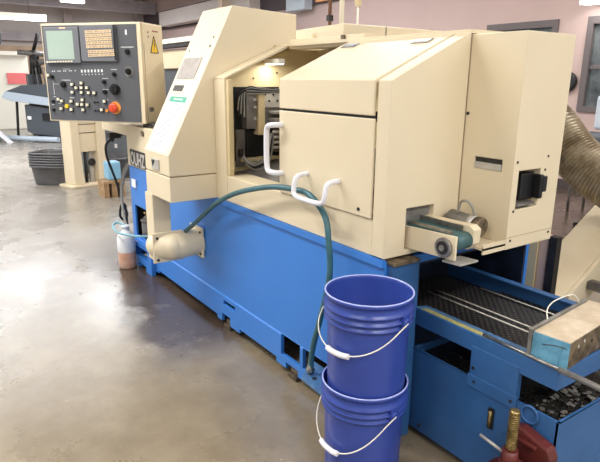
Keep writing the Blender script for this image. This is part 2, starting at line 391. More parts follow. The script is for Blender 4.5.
# left end: cream body, name plate, arm
MB().box(-4.27, LX0-.002, 1.37, 2.2, .757, 1.06).build('left_body', cream, mc, bevel=.004)
MB().box(-4.9, -4.272, 1.372, 1.62, .975, 1.058).build('support_arm', cream, mc, bevel=.005)
MB().box(-4.9, -3.2, 1.90, 3.0, 1.47, 1.62).build('rear_hood', cream, mc, bevel=.01)
MB().box(-4.85, -3.2, 1.93, 2.95, 1.061, 1.469).build('rear_cabinet', grey_dk, mc)
MB().box(-4.92, -3.7, 1.86, 1.94, 1.635, 1.665).build('rear_rail', dark, mc)
MB().box(-4.92, -3.7, 1.85, 3.0, 1.665, 1.70).build('rear_cap', white_trim, mc)
np_ = MB().box(-4.195, -3.80, 1.364, 1.3705, .768, .885).build('name_plate', ink, mc)
TM = Matrix(((1, 0, 0, -4.185), (0, 0, -1, 1.3635), (0, 1, 0, .777), (0, 0, 0, 1)))
text('plate_lettering', 'OUHZ', .13, TM, plate_al, np_, sx=.78)
t = MB()
MB().box(-4.20, -4.12, 1.363, 1.371, .60, .66).build('data_label', paper, mc)
MB().box(-4.249, -4.243, 1.392, 1.76, .205, .70).box(-4.243, -3.80, 1.74, 1.75, .205, .70).box(-4.243, -3.82, 1.392, 1.74, .205, .212).build('bay_shade_plates', dark, mc)  # dark plates added to stand in for shade inside the bay
# pump in the bay
pm = MB().cyl((-4.09, 1.43, .215), (-4.09, 1.43, .345), .045).cyl((-4.09, 1.43, .345), (-4.09, 1.43, .358), .052).cyl((-4.09, 1.43, .358), (-4.09, 1.43, .38), .028).box(-4.07, -3.98, 1.41, 1.45, .25, .33)
pm.build('coolant_pump', greysteel, mc, bevel=.002)
MB().cyl((-4.09, 1.43, .38), (-4.09, 1.43, .415), .016).cyl((-4.12, 1.42, .405), (-4.05, 1.41, .412), .011).build('pump_valve', brass, mc)
# front panels around the opening
MB().box(LX1+.001, -2.652, 1.368, 1.41, .764, 1.394).build('corner_post', cream, mc, bevel=.003)
fp = MB().box(-2.651, -1.503, 1.37, 1.50, .764, .902); fp.build('lower_front_panel', cream, mc, bevel=.004)
MB().box(-2.651, -2.625, 1.376, 1.40, .903, 1.39).build('opening_jamb', cream_in, mc)
j = MB().prism([(1.372, 1.395), (1.372, 1.405), (1.76, 1.575), (1.83, 1.575), (1.83, 1.56), (1.76, 1.56)], -2.774, -2.655); j.build('slope_rail', cream, mc, bevel=.002)
MB().box(-2.654, -2.05, 1.765, 1.85, 1.552, 1.60).build('top_rail', cream, mc, bevel=.002)
MB().box(-2.20, -2.18, 1.752, 1.764, 1.575, 1.60).build('rail_stop', dirty_metal, mc)
# interior
MB().prism([(1.40, .90), (2.03, .90), (2.03, 1.558), (1.76, 1.555), (1.40, 1.393)], -2.774, -2.76).build('inner_wall', cream_in, mc)
MB().box(-2.76, -1.51, 2.03, 2.05, .90, 1.56).build('inner_back', cream_in, mc)
MB().box(-2.774, XR, 1.745, 2.3, 1.566, 1.58).build('roof_sheet', cream, mc)
MB().box(-2.774, -1.51, 1.40, 2.05, .86, .898).build('inner_floor', greysteel, mc)
MB().prism([(1.505, .90), (2.03, .90), (2.03, 1.05), (1.75, .96)], -2.74, -1.52).build('chip_slope', greysteel, mc)
WX = -2.758
def wbox(nm, y0, y1, z0, z1, d0, d1, m, bevel=0): return MB().box(WX+d0, WX+d1, y0, y1, z0, z1).build(nm, m, mc, bevel=bevel)
wbox('spindle_recess', 1.475, 1.76, .96, 1.355, 0, .006, black)
wbox('lower_recess', 1.545, 1.76, .985, 1.12, .006, .012, hose_d)
wbox('recess_strip', 1.478, 1.53, .93, 1.13, .006, .02, greysteel)
wbox('slide_column', 1.522, 1.58, 1.135, 1.325, .006, .06, greysteel, .004)
wbox('way_cover', 1.592, 1.632, 1.10, 1.325, .006, .07, cream_in, .006)
wbox('slide_edge', 1.58, 1.592, 1.12, 1.325, .006, .03, dark)
wbox('mounting_plate', 1.636, 1.80, 1.245, 1.345, .006, .03, plate_al)
wbox('backing_plate', 1.636, 1.80, 1.13, 1.24, .006, .02, greysteel)
for k in range(2): wbox('tool_bar', 1.675, 1.85, 1.212-k*.038, 1.228-k*.038, .02, .10, plate_al, .004)
wbox('turret_block', 1.70, 1.85, 1.0, 1.125, .02, .07, dirty_metal, .006)
wbox('lower_rail', 1.50, 1.85, .955, .975, .006, .04, cream_in, .004)
for k in range(4):
    z = 1.115-k*.028; MB().cyl((WX+.09, 1.665, z), (WX+.09, 1.74, z), .008, n=10).build('coolant_nozzle', plate_al, mc)
for k in range(5):
    y_ = 1.655+.026*k; z_ = 1.315-.035*(k % 2); MB().cyl((WX+.03, y_, z_), (WX+.034, y_, z_), .006, n=8).build('plate_hole', black, mc)
for k, z_ in enumerate((1.19, 1.25, 1.29)): MB().cyl((WX+.06, 1.57, z_), (WX+.07, 1.57, z_), .008, n=8).build('slide_screw', plate_al, mc)
for k in range(8):
    dz = .006*k
    MB().tube([(WX+.03+.006*k, 1.478+.003*k, 1.27-.03*(k % 3)-dz), (WX+.05, 1.487+.004*k, 1.315+dz*.5), (WX+.07, 1.53, 1.345-dz*.8+.01), (WX+.08, 1.60, 1.348-dz*.6), (WX+.06, 1.75, 1.338-dz*.3)], .0045, n=8).build('interior_cable', [hose_d, grey_cable, hose_d][k % 3], mc)
for k in range(4):
    d = .016*k
    MB().tube([(WX+.05, 1.487, 1.01-d*.3), (WX+.07, 1.52, .965-d*.5), (WX+.09, 1.56, .955-d*.8), (WX+.10, 1.61+d*.5, 1.0-d), (WX+.10, 1.635+d*.6, 1.08), (WX+.09, 1.655, 1.11)], .0045, n=8).build('interior_cable', [grey_cable, plate_al, hose_d, grey_cable][k], mc)
MB().cyl((WX+.05, 1.486, .99), (WX+.05, 1.486, 1.03), .014, n=8).build('cable_clamp', hose_d, mc)
for y_, z_ in ((1.45, 1.30), (1.45, 1.12), (1.60, 1.40), (1.75, 1.43)): MB().cyl((WX, y_, z_), (WX+.003, y_, z_), .005, n=8).build('wall_screw', dark, mc)
MB().box(-2.745, -2.60, 1.66, 1.70, 1.475, 1.50).build('work_lamp_body', white_trim, mc)
L_ = bpy.data.lights.new('work_lamp', 'AREA'); L_.shape = 'RECTANGLE'; L_.size = .13; L_.size_y = .035; L_.energy = .55; L_.color = (1, .95, .84)
lo_ = bpy.data.objects.new('work_lamp_light', L_); C.objects.link(lo_); lo_.parent = mc; lo_.location = Vector((-2.67, 1.68, 1.47))-Vector((-2.8, 1.9, 0))
MB().box(-2.735, -2.61, 1.664, 1.696, 1.4715, 1.4748).build('work_lamp_tube', tube_emit, mc)
# door and hood
MB().box(-2.125, -1.508, 1.361, 1.372, .905, 1.266).build('door', cream, mc, bevel=.003)
dh = MB().prism([(1.361, 1.276), (1.361, 1.400), (1.745, 1.569), (1.77, 1.569), (1.77, 1.556), (1.747, 1.554), (1.373, 1.388), (1.373, 1.276)], -2.125, -1.513)
dh.build('door_hood', cream, mc, bevel=.004)
MB().box(-2.12, -1.515, 1.374, 1.39, 1.255, 1.29).build('door_gap', black, mc)
hd = Vector((0, .384, .169)).normalized(); hn = Vector((0, -.169, .384)).normalized()
HM = Matrix(((1, hd.x, hn.x, 0), (0, hd.y, hn.y, 1.361), (0, hd.z, hn.z, 1.400), (0, 0, 0, 1)))
for x in (-2.09, -1.66):
    MB().box(x, x+.09, .335, .375, .0, .004, HM).build('hood_latch', steel, mc, bevel=.002)
    MB().box(x+.012, x+.078, .345, .367, .004, .005, HM).build('hood_latch', bluegrey, mc)
def uhandle(pts, r, nm):
    MB().tube(pts, r, n=14, sub=5).build(nm, handle_w, mc)
# vertical pull at the door edge
y = 1.316
uhandle([(-2.10, 1.362, 1.205), (-2.10, 1.335, 1.206), (-2.115, 1.32, 1.205), (-2.145, y, 1.198), (-2.157, y, 1.18), (-2.16, y, 1.14), (-2.16, y, 1.07), (-2.157, y, 1.025), (-2.145, y, 1.002), (-2.115, 1.32, .997), (-2.10, 1.335, .995), (-2.10, 1.362, .995)], .0125, 'door_handle')
# horizontal bow pull
uhandle([(-1.905, 1.362, 1.018), (-1.905, 1.325, 1.016), (-1.905, 1.303, 1.006), (-1.905, 1.295, .985), (-1.904, 1.290, .955), (-1.885, 1.288, .934), (-1.80, 1.286, .930), (-1.715, 1.288, .934), (-1.696, 1.290, .955), (-1.695, 1.295, .985), (-1.695, 1.303, 1.006), (-1.695, 1.325, 1.016), (-1.695, 1.362, 1.018)], .0105, 'door_handle')
MB().cyl((-1.575, 1.361, .93), (-1.575, 1.358, .93), .007, n=10).build('door_screw', black, mc)
MB().cyl((-2.07, 1.361, .93), (-2.07, 1.358, .93), .005, n=10).build('door_screw', black, mc)
# right end cover with hole for the parts conveyor
ec = MB().prism([(1.366, .768), (1.366, 1.398), (1.745, 1.569), (1.752, 1.569), (1.752, .768)], -1.50, XR)
ec.build('end_cover', cream, mc, bevel=.003, cuts=[(-1.46, -1.40, 1.47, 1.617, .788, .945)])
MB().box(-1.472, -1.458, 1.47, 1.617, .786, .946).build('chute_recess', greysteel, mc)
# end cabinet
cb = MB().box(-1.50, -1.205, 1.756, 2.045, .797, 1.563)
cb.build('end_cabinet', cream, mc, bevel=.003, cuts=[(-1.30, -1.1, 1.79, 1.925, .945, 1.087), (-1.376, -1.254, 1.70, 1.764, 1.082, 1.124)])
MB().box(XR-.001, XR+.001, 1.754, 1.7565, .80, 1.563).build('cabinet_seam', mat('seam_tan', rgb(170, 152, 124), .6), mc)
MB().box(-1.374, -1.256, 1.754, 1.765, 1.083, 1.106).build('pull_recess', plate_al, mc)
MB().box(-1.374, -1.256, 1.760, 1.765, 1.106, 1.123).build('pull_recess', dark, mc)
MB().box(-1.206, -1.204, 1.757, 2.044, .842, .844).build('cabinet_seam', MATS['seam_tan'], mc)
MB().box(-1.2995, -1.295, 1.791, 1.924, .946, 1.086).build('cabinet_interior', black, mc)
MB().box(-1.29, -1.225, 1.84, 1.92, .97, 1.07).box(-1.225, -1.19, 1.912, 1.93, .975, 1.065).box(-1.20, -1.185, 1.92, 1.945, 1.0, 1.06).build('switch_unit', black, mc, bevel=.005)
MB().box(-1.235, -1.20, 1.795, 1.90, .957, .966).build('cabinet_ledge', greysteel, mc)
for y_, z_ in ((1.775, 1.12), (1.96, 1.13), (1.78, .94), (1.95, 1.08), (2.02, .83), (1.78, .83)):
    MB().cyl((-1.2055, y_, z_), (-1.203, y_, z_), .005, n=8).build('cabinet_screw', dark, mc)
for z_ in (.872, 1.28): MB().cyl((-1.424, 1.757, z_), (-1.424, 1.752, z_), .006, n=8).build('cabinet_screw', black, mc)
# rear housing
MB().prism([(-3.6, 2.40), (-2.875, 2.31), (-2.875, 3.25), (-3.6, 3.25)], .0, 1.732, 'z').build('rear_housing', cream, mc, bevel=.006)
MB().box(-2.875, -2.871, 2.66, 2.665, 1.5, 1.73).build('cabinet_seam', greysteel, mc)
MB().prism([(-3.28, 1.62), (-3.2, 1.62), (-3.22, 1.70)], 2.335, 2.339, 'y').build('housing_panel', cream_in, mc)
MB().box(-2.8, XR-.01, 2.06, 2.2, .76, 1.56).build('rear_sheet', cream, mc)
t = MB()
for k in range(5): t.tube([(-2.5+.03*k, 2.9, 1.6), (-2.48+.03*k, 2.9, 1.67), (-2.44+.03*k, 2.93, 1.62)], .006, n=6)
MB().box(-2.818, -2.3, 2.6, 3.2, 0, 1.6).build('rear_cabinet', cream, mc, bevel=.005)
t.build('hydraulic_hose', greysteel, mc)
# base end ledge
MB().box(-1.50, -1.395, 1.385, 1.52, .744, .758).build('end_ledge', dirty_metal, mc, bevel=.002)
MB().box(-1.433, -1.405, 1.39, 1.525, 0, .742).build('end_gusset', blue_tank, mc, bevel=.002)

# parts conveyor
pcx0, pcx1 = -1.46, -1.215
pv = MB().prism([(pcx0, .790), (pcx0, .874), (pcx1, .886), (pcx1, .80)], 1.490, 1.500, 'y')
pvo = pv.build('conveyor_frame', cream, mc, bevel=.002)
MB().prism([(pcx0, .82), (pcx0, .90), (-1.235, .908), (-1.215, .895), (-1.218, .845), (-1.24, .82)], 1.582, 1.622, 'y').build('conveyor_frame', cream, mc, bevel=.002)
bl = MB().box(pcx0, -1.243, 1.503, 1.58, .827, .885)
bl.cyl((-1.243, 1.503, .856), (-1.243, 1.58, .856), .029, n=24)
bl.build('conveyor_belt', mat('green_belt', rgb(62, 96, 98), .45), mc)
MB().box(pcx0, -1.26, 1.57, 1.578, .886, .905).box(pcx0, -1.25, 1.502, 1.515, .886, .894).build('belt_guide', steel, mc)
MB().cyl((-1.262, 1.4905, .838), (-1.262, 1.478, .838), .036, n=28).build('bearing', steel, mc, bevel=.002)
MB().cyl((-1.262, 1.478, .838), (-1.262, 1.475, .838), .024, n=24).build('bearing_seal', dark, mc)
MB().cyl((-1.262, 1.475, .838), (-1.262, 1.472, .838), .011, n=16).build('bearing_shaft', steel, mc)
MB().cyl((-1.41, 1.685, .89), (-1.29, 1.685, .882), .034, n=28).build('conveyor_motor', greysteel, mc, bevel=.004)
MB().cyl((-1.29, 1.685, .882), (-1.26, 1.685, .880), .037, n=28).build('motor_cap', dirty_metal, mc, bevel=.006)
MB().cyl((-1.318, 1.685, .8845), (-1.292, 1.685, .882), .0355, n=28).build('motor_band', plate_al, mc)
MB().tube([(-1.36, 1.665, .92), (-1.345, 1.66, .965), (-1.315, 1.66, .972), (-1.30, 1.675, .945), (-1.30, 1.69, .905)], .005, n=8).build('motor_cable', grey_cable, mc)
MB().prism([(-1.33, .812), (-1.205, .815), (-1.205, .823), (-1.33, .820)], 1.63, 1.754, 'y').box(-1.212, -1.205, 1.63, 1.754, .80, .836).build('drip_tray', cream, mc)
MB().prism([(-1.28, .778), (-1.20, .782), (-1.20, .788), (-1.28, .784)], 1.505, 1.60, 'y').build('drip_tray', plate_al, mc)

# control panel ------------------------------------------------------
ang = math.radians(39)
P0 = (-3.858, 1.38, 1.089)
cp = empty('control_panel', P0, rotz=ang, parent=mc)
W, Hh = .785, .665
hb = MB().box(-W, 0, .004, .29, 0, Hh); ho = hb.build('panel_housing', cream, cp, local=True, bevel=.008)
MB().box(-W, 0, 0, .02, 0, Hh).build('panel_bezel', cream, cp, local=True, bevel=.004)
MB().box(-W+.010, -.030, -.003, 0, .010, Hh-.014).build('panel_fascia', fascia, cp, local=True)
def fu(x, y):
    xl = 118+(y-72)*.117; xr = 408+(y-70)*.08
    return (-W+.010)+(x-xl)/(xr-xl)*(W-.040), .010+(372-y+ (x-150)*.03)/300*(Hh-.024)
def fbox(x0, x1, y0, y1, d0, d1, mb=None):
    ym = (y0+y1)/2; xm = (x0+x1)/2
    u0_, _ = fu(x0, ym); u1_, _ = fu(x1, ym); _, v0 = fu(xm, y1); _, v1 = fu(xm, y0)
    mb = mb or MB(); mb.box(u0_, u1_, -d1, -d0, v0, v1); return mb
fbox(135, 244, 79, 190, .003, .022).build('screen_bezel', bezelm, cp, local=True, bevel=.004)
fbox(144, 227, 90, 178, .022, .0235).build('screen', screenm, cp, local=True)
for k in range(10): fbox(142+k*8.6, 147.5+k*8.6, 183, 187.5, .022, .026).build('soft_key', btn_white, cp, local=True)
fbox(180, 200, 80, 84, .0222, .0228).build('maker_plate', keym, cp, local=True)
fbox(247, 355, 77, 188, .003, .020).build('keypad_bezel', bezelm, cp, local=True, bevel=.004)
fbox(238, 246, 80, 186, .003, .012).build('bezel_joint', black, cp, local=True)
fbox(349, 355, 80, 186, .020, .021).build('bezel_joint', black, cp, local=True)
kk = 0
for r in range(7):
    y0 = 93+r*11.2+(4 if r > 4 else 0); x0 = 262+r*1.3+(4 if r > 4 else 0)
    for c in range(8):
        fbox(x0+c*10.0, x0+c*10.0+8.6, y0, y0+9, .020, .0245).build('key', keym, cp, local=True)
t = MB()
for r in range(7):
    y0 = 96+r*11.2+(4 if r > 4 else 0); x0 = 264+r*1.3+(4 if r > 4 else 0)
    for c in range(8): fbox(x0+c*10, x0+c*10+random.uniform(2, 5), y0, y0+3, .0245, .0248, t)
t.build('key_print', mat('key_brown', rgb(150, 110, 80), .6), cp, local=True)
# white legends
t = MB()
for x in range(148, 232, 6):
    if x % 18 != 4: fbox(x, x+3.6, 213, 216, .003, .0034, t)
fbox(190, 212, 208, 209, .003, .0034, t)
for k in range(7):
    fbox(246+k*10.3, 251+k*10.3, 212, 221, .003, .0034, t); fbox(249+k*10.3, 252+k*10.3, 226, 229, .003, .0034, t)
fbox(366, 404, 146, 148, .003, .0034, t); fbox(378, 383, 95, 110, .003, .0034, t)
for (x, y, w) in ((186, 243, 28), (312, 240, 18), (338, 213, 18), (315, 275, 16), (345, 262, 18), (318, 308, 14), (212, 300, 14), (160, 296, 8), (345, 318, 14), (155, 322, 10), (176, 318, 10)): fbox(x, x+w, y, y+1.5, .003, .0034, t)
fbox(160, 161, 245, 290, .003, .0034, t); fbox(160, 178, 255, 256, .003, .0034, t)
tag(t.build('panel_legend', white_ink, cp, local=True), kind='stuff')
def knob(x, y, r, h, m=black, nm='knob', dial=None):
    u, v = fu(x, y)
    if dial: MB().cyl((u, -.003, v), (u, -.0045, v), dial, n=28).build('dial_ring', greysteel, cp, local=True)
    mb = MB().cyl((u, -.003, v), (u, -.003-h*.4, v), r, n=20).cyl((u, -.003-h*.4, v), (u, -.003-h, v), r*.8, r*.7, n=20).box(u-r*.14, u+r*.14, -.003-h-.004, -.003-h, v-r*.6, v+r*.6)
    return mb.build(nm, m, cp, local=True)
knob(387, 161, .018, .022); knob(391, 221, .021, .026, dial=.036); knob(349, 229, .015, .02); knob(319, 252, .015, .02); knob(322, 283, .016, .02)
knob(353, 276, .038, .034); knob(193, 258, .022, .022); knob(157, 233, .013, .018)
knob(161, 312, .012, .016); knob(163, 340, .012, .016)
for (x, y) in [(146, 228), (222, 259), (251, 255), (235, 270), (251, 270), (268, 270), (223, 284), (252, 285), (274, 286), (291, 287), (220, 313), (255, 309), (240, 323), (254, 324), (271, 325), (258, 341), (221, 340), (189, 337), (179, 306), (323, 314), (315, 341), (190, 312)]:
    u, v = fu(x, y)
    MB().box(u-.0135, u+.0135, -.008, -.003, v-.0135, v+.0135).build('button_base', black, cp, local=True)
    MB().box(u-.0105, u+.0085, -.020, -.008, v-.007, v+.0115).build('button', btn_white, cp, local=True, bevel=.001)
for (x, y) in [(291, 316), (300, 316), (294, 343), (304, 343), (312, 343)]:
    u, v = fu(x, y); MB().cyl((u, -.003, v), (u, -.014, v), .006, n=12).build('toggle', black, cp, local=True)
u, v = fu(206, 328); MB().cyl((u, -.003, v), (u, -.018, v), .015).build('start_button', yellow, cp, local=True, bevel=.002)
u, v = fu(330, 343); MB().cyl((u, -.003, v), (u, -.014, v), .011).build('feed_hold_button', mat('amber', rgb(222, 150, 60), .4), cp, local=True)
u, v = fu(354, 334); MB().cyl((u, -.003, v), (u, -.006, v), .043, n=28).build('stop_ring', mat('orange_ring', rgb(226, 150, 74), .5), cp, local=True)
MB().cyl((u, -.006, v), (u, -.022, v), .018).lathe([(.0, .046), (.02, .044), (.032, .038), (.034, .030), (.026, .022), (.0, .022)], (u, 0, v), axis=(0, -1, 0)).build('stop_button', red, cp, local=True)
# side of the pendant
t = MB(); t.prism([(.115, .475), (.215, .475), (.163, .585)], .0, .002, 'x'); t.build('warning_triangle', yellow, cp, local=True)
t = MB()
for (a, b_) in (((.115, .475), (.215, .475)), ((.215, .475), (.163, .585)), ((.163, .585), (.115, .475))):
    t.cyl((.002, a[0], a[1]), (.002, b_[0], b_[1]), .0028, n=6)
t.prism([(.166, .56), (.156, .528), (.164, .528), (.158, .488), (.174, .536), (.164, .536), (.172, .56)], .002, .003, 'x')
t.build('triangle_border', ink, cp, local=True)
t = MB()
for k in range(4): t.box(0, .0015, .15+.02*k, .163+.02*k, .612, .622)
t.build('side_mark', mat('maroon_ink', rgb(150, 70, 60), .6), cp, local=True)
MB().box(0, .0015, .088, .098, .60, .612).box(0, .0015, .09, .098, .57, .585).build('side_mark', ink, cp, local=True)
MB().box(-.0, .0015, .032, .034, .01, .655).build('door_seam', greysteel, cp, local=True)
MB().box(0, .008, .055, .10, .08, .11).cyl((.008, .085, .095), (.014, .085, .095), .012).build('panel_lock', greysteel, cp, local=True, bevel=.002)
MB().box(0.0, .006, .015, .055, .53, .66).build('hinge_cover', cream, cp, local=True, bevel=.002)
# swivel under the pendant
MB().cyl((-3.93, 1.50, 1.058), (-3.93, 1.50, 1.092), .11, n=36).build('swivel_ring', black, mc)
MB().box(-3.95, -3.62, 1.40, 1.48, 1.062, 1.085).build('swivel_arm', black, mc, bevel=.006)
MB().cyl((-3.90, 1.36, 1.02), (-3.90, 1.37, 1.02), .02, n=12).build('swivel_lock', dirty_metal, mc)
MB().box(-4.64, -4.56, 1.33, 1.42, .93, .974).cyl((-4.60, 1.375, .945), (-4.60, 1.35, .905), .018).build('cable_gland', black, mc)

# ---------------------------------------------------------------- hoses and cords
h = MB().tube([(-3.02, 1.28, .53), (-2.90, 1.285, .60), (-2.657, 1.30, .755), (-2.45, 1.30, .845), (-2.256, 1.305, .902), (-2.10, 1.315, .935), (-1.962, 1.322, .948), (-1.85, 1.325, .945), (-1.765, 1.323, .905), (-1.715, 1.318, .86), (-1.688, 1.31, .79), (-1.674, 1.31, .67), (-1.69, 1.305, .56), (-1.721, 1.30, .44), (-1.76, 1.295, .30), (-1.775, 1.295, .195)], .0125, n=14, sub=8)
ho_ = empty('air_hose', (-1.775, 1.295, .172), 'long teal rubber hose arching over the door handle down to the blue foot bracket', 'hose')
h.build('hose_line', hose_m, ho_)
MB().cyl((-1.775, 1.295, .1725), (-1.775, 1.295, .215), .014, n=12).cyl((-1.775, 1.295, .185), (-1.775, 1.295, .20), .019, n=6, smooth=False).build('hose_fitting', steel, ho_)
c = MB().tube([(-4.60, 1.36, .925), (-4.60, 1.31, .88), (-4.60, 1.305, .80), (-4.60, 1.325, .72), (-4.60, 1.359, .607), (-4.60, 1.385, .50), (-4.60, 1.41, .38), (-4.60, 1.437, .30), (-4.60, 1.41, .25), (-4.60, 1.378, .29), (-4.60, 1.395, .38), (-4.61, 1.43, .36), (-4.62, 1.44, .20), (-4.58, 1.46, .05), (-4.5, 1.5, .014), (-4.3, 1.6, .014)], .010, n=10)
tag(c.build('power_cable', hose_d), 'black cable hanging from the cream arm down beside the blue machine end', 'cable')
for k in range(2):
    c = MB().tube([(-4.40-.05*k, 1.42, .74), (-4.50-.04*k, 1.40, .62), (-4.55-.02*k, 1.39, .45), (-4.48, 1.38, .25+.02*k), (-4.36, 1.40, .14), (-4.28, 1.42, .16)], .009, n=8)
    tag(c.build('drain_tube', grey_cable), 'grey drain tube curving down %s' % ('closest to the blue machine end' if k == 0 else 'just outside the other grey tube by the black cable'), 'tube')
# jug
jg = empty('plastic_jug', (-4.11, 1.262, 0), 'white plastic jug with orange residue standing on the floor by the blue machine end', 'jug')
JX, JY = -4.11, 1.262
MB().lathe([(0, 0), (.056, 0), (.064, .01), (.064, .06), (.065, .13)], (JX, JY, .0), n=32).build('jug_base', jug_liquid, jg)
MB().lathe([(.065, .13), (.067, .145), (.067, .235), (.056, .265), (.03, .285), (.025, .298), (.025, .31), (0, .31)], (JX, JY, 0), n=32).build('jug_body', jugm, jg)
MB().cyl((JX, JY, .31), (JX, JY, .33), .028).build('jug_cap', jugm, jg)
c = MB().tube([(-4.11, 1.262, .325), (-4.15, 1.22, .35), (-4.13, 1.18, .335), (-4.06, 1.18, .305), (-3.98, 1.23, .29), (-3.88, 1.34, .285), (-3.93, 1.44, .29)], .008, n=8)
tag(c.build('overflow_tube', pale_hose), 'pale blue tube looping from the white jug into the pump bay', 'tube')

# ---------------------------------------------------------------- buckets
def bucket(cx, cy, z, rot, lab, drop=.11):
    b = empty('plastic_bucket', (cx, cy, z), lab, 'bucket', 'blue pails in one stack', rotz=rot)
    R = .147
    prof = [(0, .004), (.128, .004), (.133, 0), (.134, .006), (.135, .05), (.140, .285), (.1405, .292), (.151, .292), (.1515, .296), (.1415, .300), (.142, .313), (.1525, .313), (.153, .318), (.143, .322), (.1435, .338), (.154, .339), (.1545, .343), (.1445, .347), (.1455, .372), (.150, .374), (.152, .378), (.152, .385), (.1475, .387), (.1445, .384), (.1435, .376), (.126, .02), (.0, .012)]
    body = MB().lathe(prof, (0, 0, 0), n=72).build('bucket_body', bucket_m, b, local=True)
    rim = MB()
    n = 72
    rim.tube([(.1485*math.cos(2*PI*i/n), .1485*math.sin(2*PI*i/n), .3855) for i in range(n+1)], .0028, n=8, smooth_path=False)
    rim.build('bucket_rim', mat('rim_highlight', rgb(176, 186, 238), .4) if 'rim_highlight' not in MATS else MATS['rim_highlight'], b, local=True)  # pale colour paints a highlight along the rim
    # pivots at local +-x, bail hangs along local -y
    for s in (-1, 1):
        MB().cyl((s*.144, 0, .315), (s*.163, 0, .315), .013, n=14).box(s*.150-.006, s*.150+.006, -.016, .016, .294, .34).build('handle_ear', bucket_m, b, local=True)
    pts = []
    for i in range(25):
        a = PI*i/24; x = .163*math.cos(a); rr = math.sin(a)
        pts.append((x*1.0, -.156*rr**.7, .315-drop*math.sin(a)))
    MB().tube(pts, .0022, n=8, smooth_path=False).build('wire_bail', white_trim, b, local=True)
    MB().tube([(-.046, -.152, .318-drop), (-.02, -.157, .3155-drop), (.02, -.157, .3155-drop), (.046, -.152, .318-drop)], .0095, n=14).build('bail_grip', handle_w, b, local=True)
    return b
BX, BY = -1.335, 1.215
to_cam = math.atan2(-BY, -BX)
# local -y faces (to_cam - 45deg): left of the camera direction
bucket(BX, BY, .330, to_cam-math.radians(38)+PI/2, 'blue plastic bucket on top of the stack, open rim facing up')
bucket(BX-.004, BY, 0, to_cam-math.radians(48)+PI/2, 'lower blue plastic bucket standing on the floor with the other nested in it', .155)

# ---------------------------------------------------------------- coolant tank
tk = empty('coolant_tank', (-1.1, 1.85, 0), 'blue steel coolant tank with perforated tray beside the machine end', 'tank')
TX0, TX1, TY0, TY1 = -1.428, -.80, 1.54, 2.14
w = .012
tb = MB()
tb.box(TX0, TX1, TY0, TY0+w, .03, .377).box(TX0, TX1, TY1-w, TY1, .03, .377).box(TX0, TX0+w, TY0, TY1, .03, .377).box(TX1-w, TX1, TY0, TY1, .03, .377).box(TX0, TX1, TY0, TY1, .03, .045)
tb.build('tank_body', blue_tank, tk, bevel=.002)
t = MB().box(-1.145, -.955, TY0-.004, TY0+.02, .377, .50).box(-1.15, -.95, TY0-.007, TY0-.0005, .345, .392)
t.build('support_plate', blue_tank, tk, bevel=.002)
MB().box(-1.39, -1.36, TY1-.04, TY1-.014, .377, .50).box(-.86, -.83, TY1-.04, TY1-.014, .377, .50).build('support_post', blue_tank, tk)
ty = MB()
ty.box(-1.43, -.822, TY0-.002, TY0+.006, .478, .546).box(-1.74, -.822, TY1-.05, TY1-.035, .478, .546).box(-.834, -.822, TY0, TY1-.035, .478, .546)
ty.build('tray_wall', blue_tank, tk, bevel=.002)
MB().box(-1.70, -.834, TY1-.07, TY1-.035, .546, .552).build('far_rail', blue_tank, tk)
MB().prism([(TY0+.006, .546), (TY0+.006, .54), (TY0+.075, .527), (TY0+.075, .533)], -1.43, -.834).build('tray_ledge', blue_worn, tk)
MB().prism([(TY0+.004, .5475), (TY0+.004, .5465), (TY0+.044, .5375), (TY0+.044, .5388)], -1.40, -1.09).build('yellow_strip', yellow_worn, tk)
MB().box(-1.43, -.834, TY0+.02, TY1-.05, .484, .492).box(-1.74, -1.43, TY0+.03, TY1-.09, .484, .492).build('perforated_tray', perf_m, tk)
for x0_, x1_, y_ in ((-1.60, -.95, 1.80), (-1.60, -.93, 1.845), (-1.50, -.93, 2.03)):
    MB().cyl((x0_, y_, .50), (x1_, y_, .50), .003, n=6).build('tray_rod', white_trim, tk)
# dark partition behind the tray, towards the machine
for x in (-1.3, -.9):
    for y_ in (1.62, 2.12):
        MB().cyl((x-.012, y_, .02), (x+.012, y_, .02), .02, n=18).box(x-.018, x+.018, y_-.02, y_+.02, .022, .032).build('caster', black, tk)
sg = empty('sight_gauge', (-1.0, TY0-.004, .2), parent=tk) if False else None
MB().box(-1.052, -1.028, TY0-.006, TY0, .225, .305).build('sight_gauge', black, tk, bevel=.002)
MB().cyl((-1.04, TY0-.008, .235), (-1.04, TY0-.008, .295), .0055, n=10).build('sight_glass', brass, tk)
t = MB(); t.lathe([(.024, -.003), (.034, -.003), (.034, .003), (.024, .003), (.024, -.003)], (-.90, TY0-.003, .355), n=28, axis=(0, -1, 0)); t.build('hose_ring', blue_tank, tk)
for x, z in ((-1.12, .37), (-.97, .37), (-1.36, .06), (-1.13, .42)): MB().cyl((x, TY0-.0085, z), (x, TY0-.004 if z > .1 else TY0, z), .006, n=8).build('tank_bolt', dark, tk)
MB().box(TX0+.012, TX1-.012, TY0+w, TY1-w, .045, .345).build('tank_contents', sludge_m, tk)
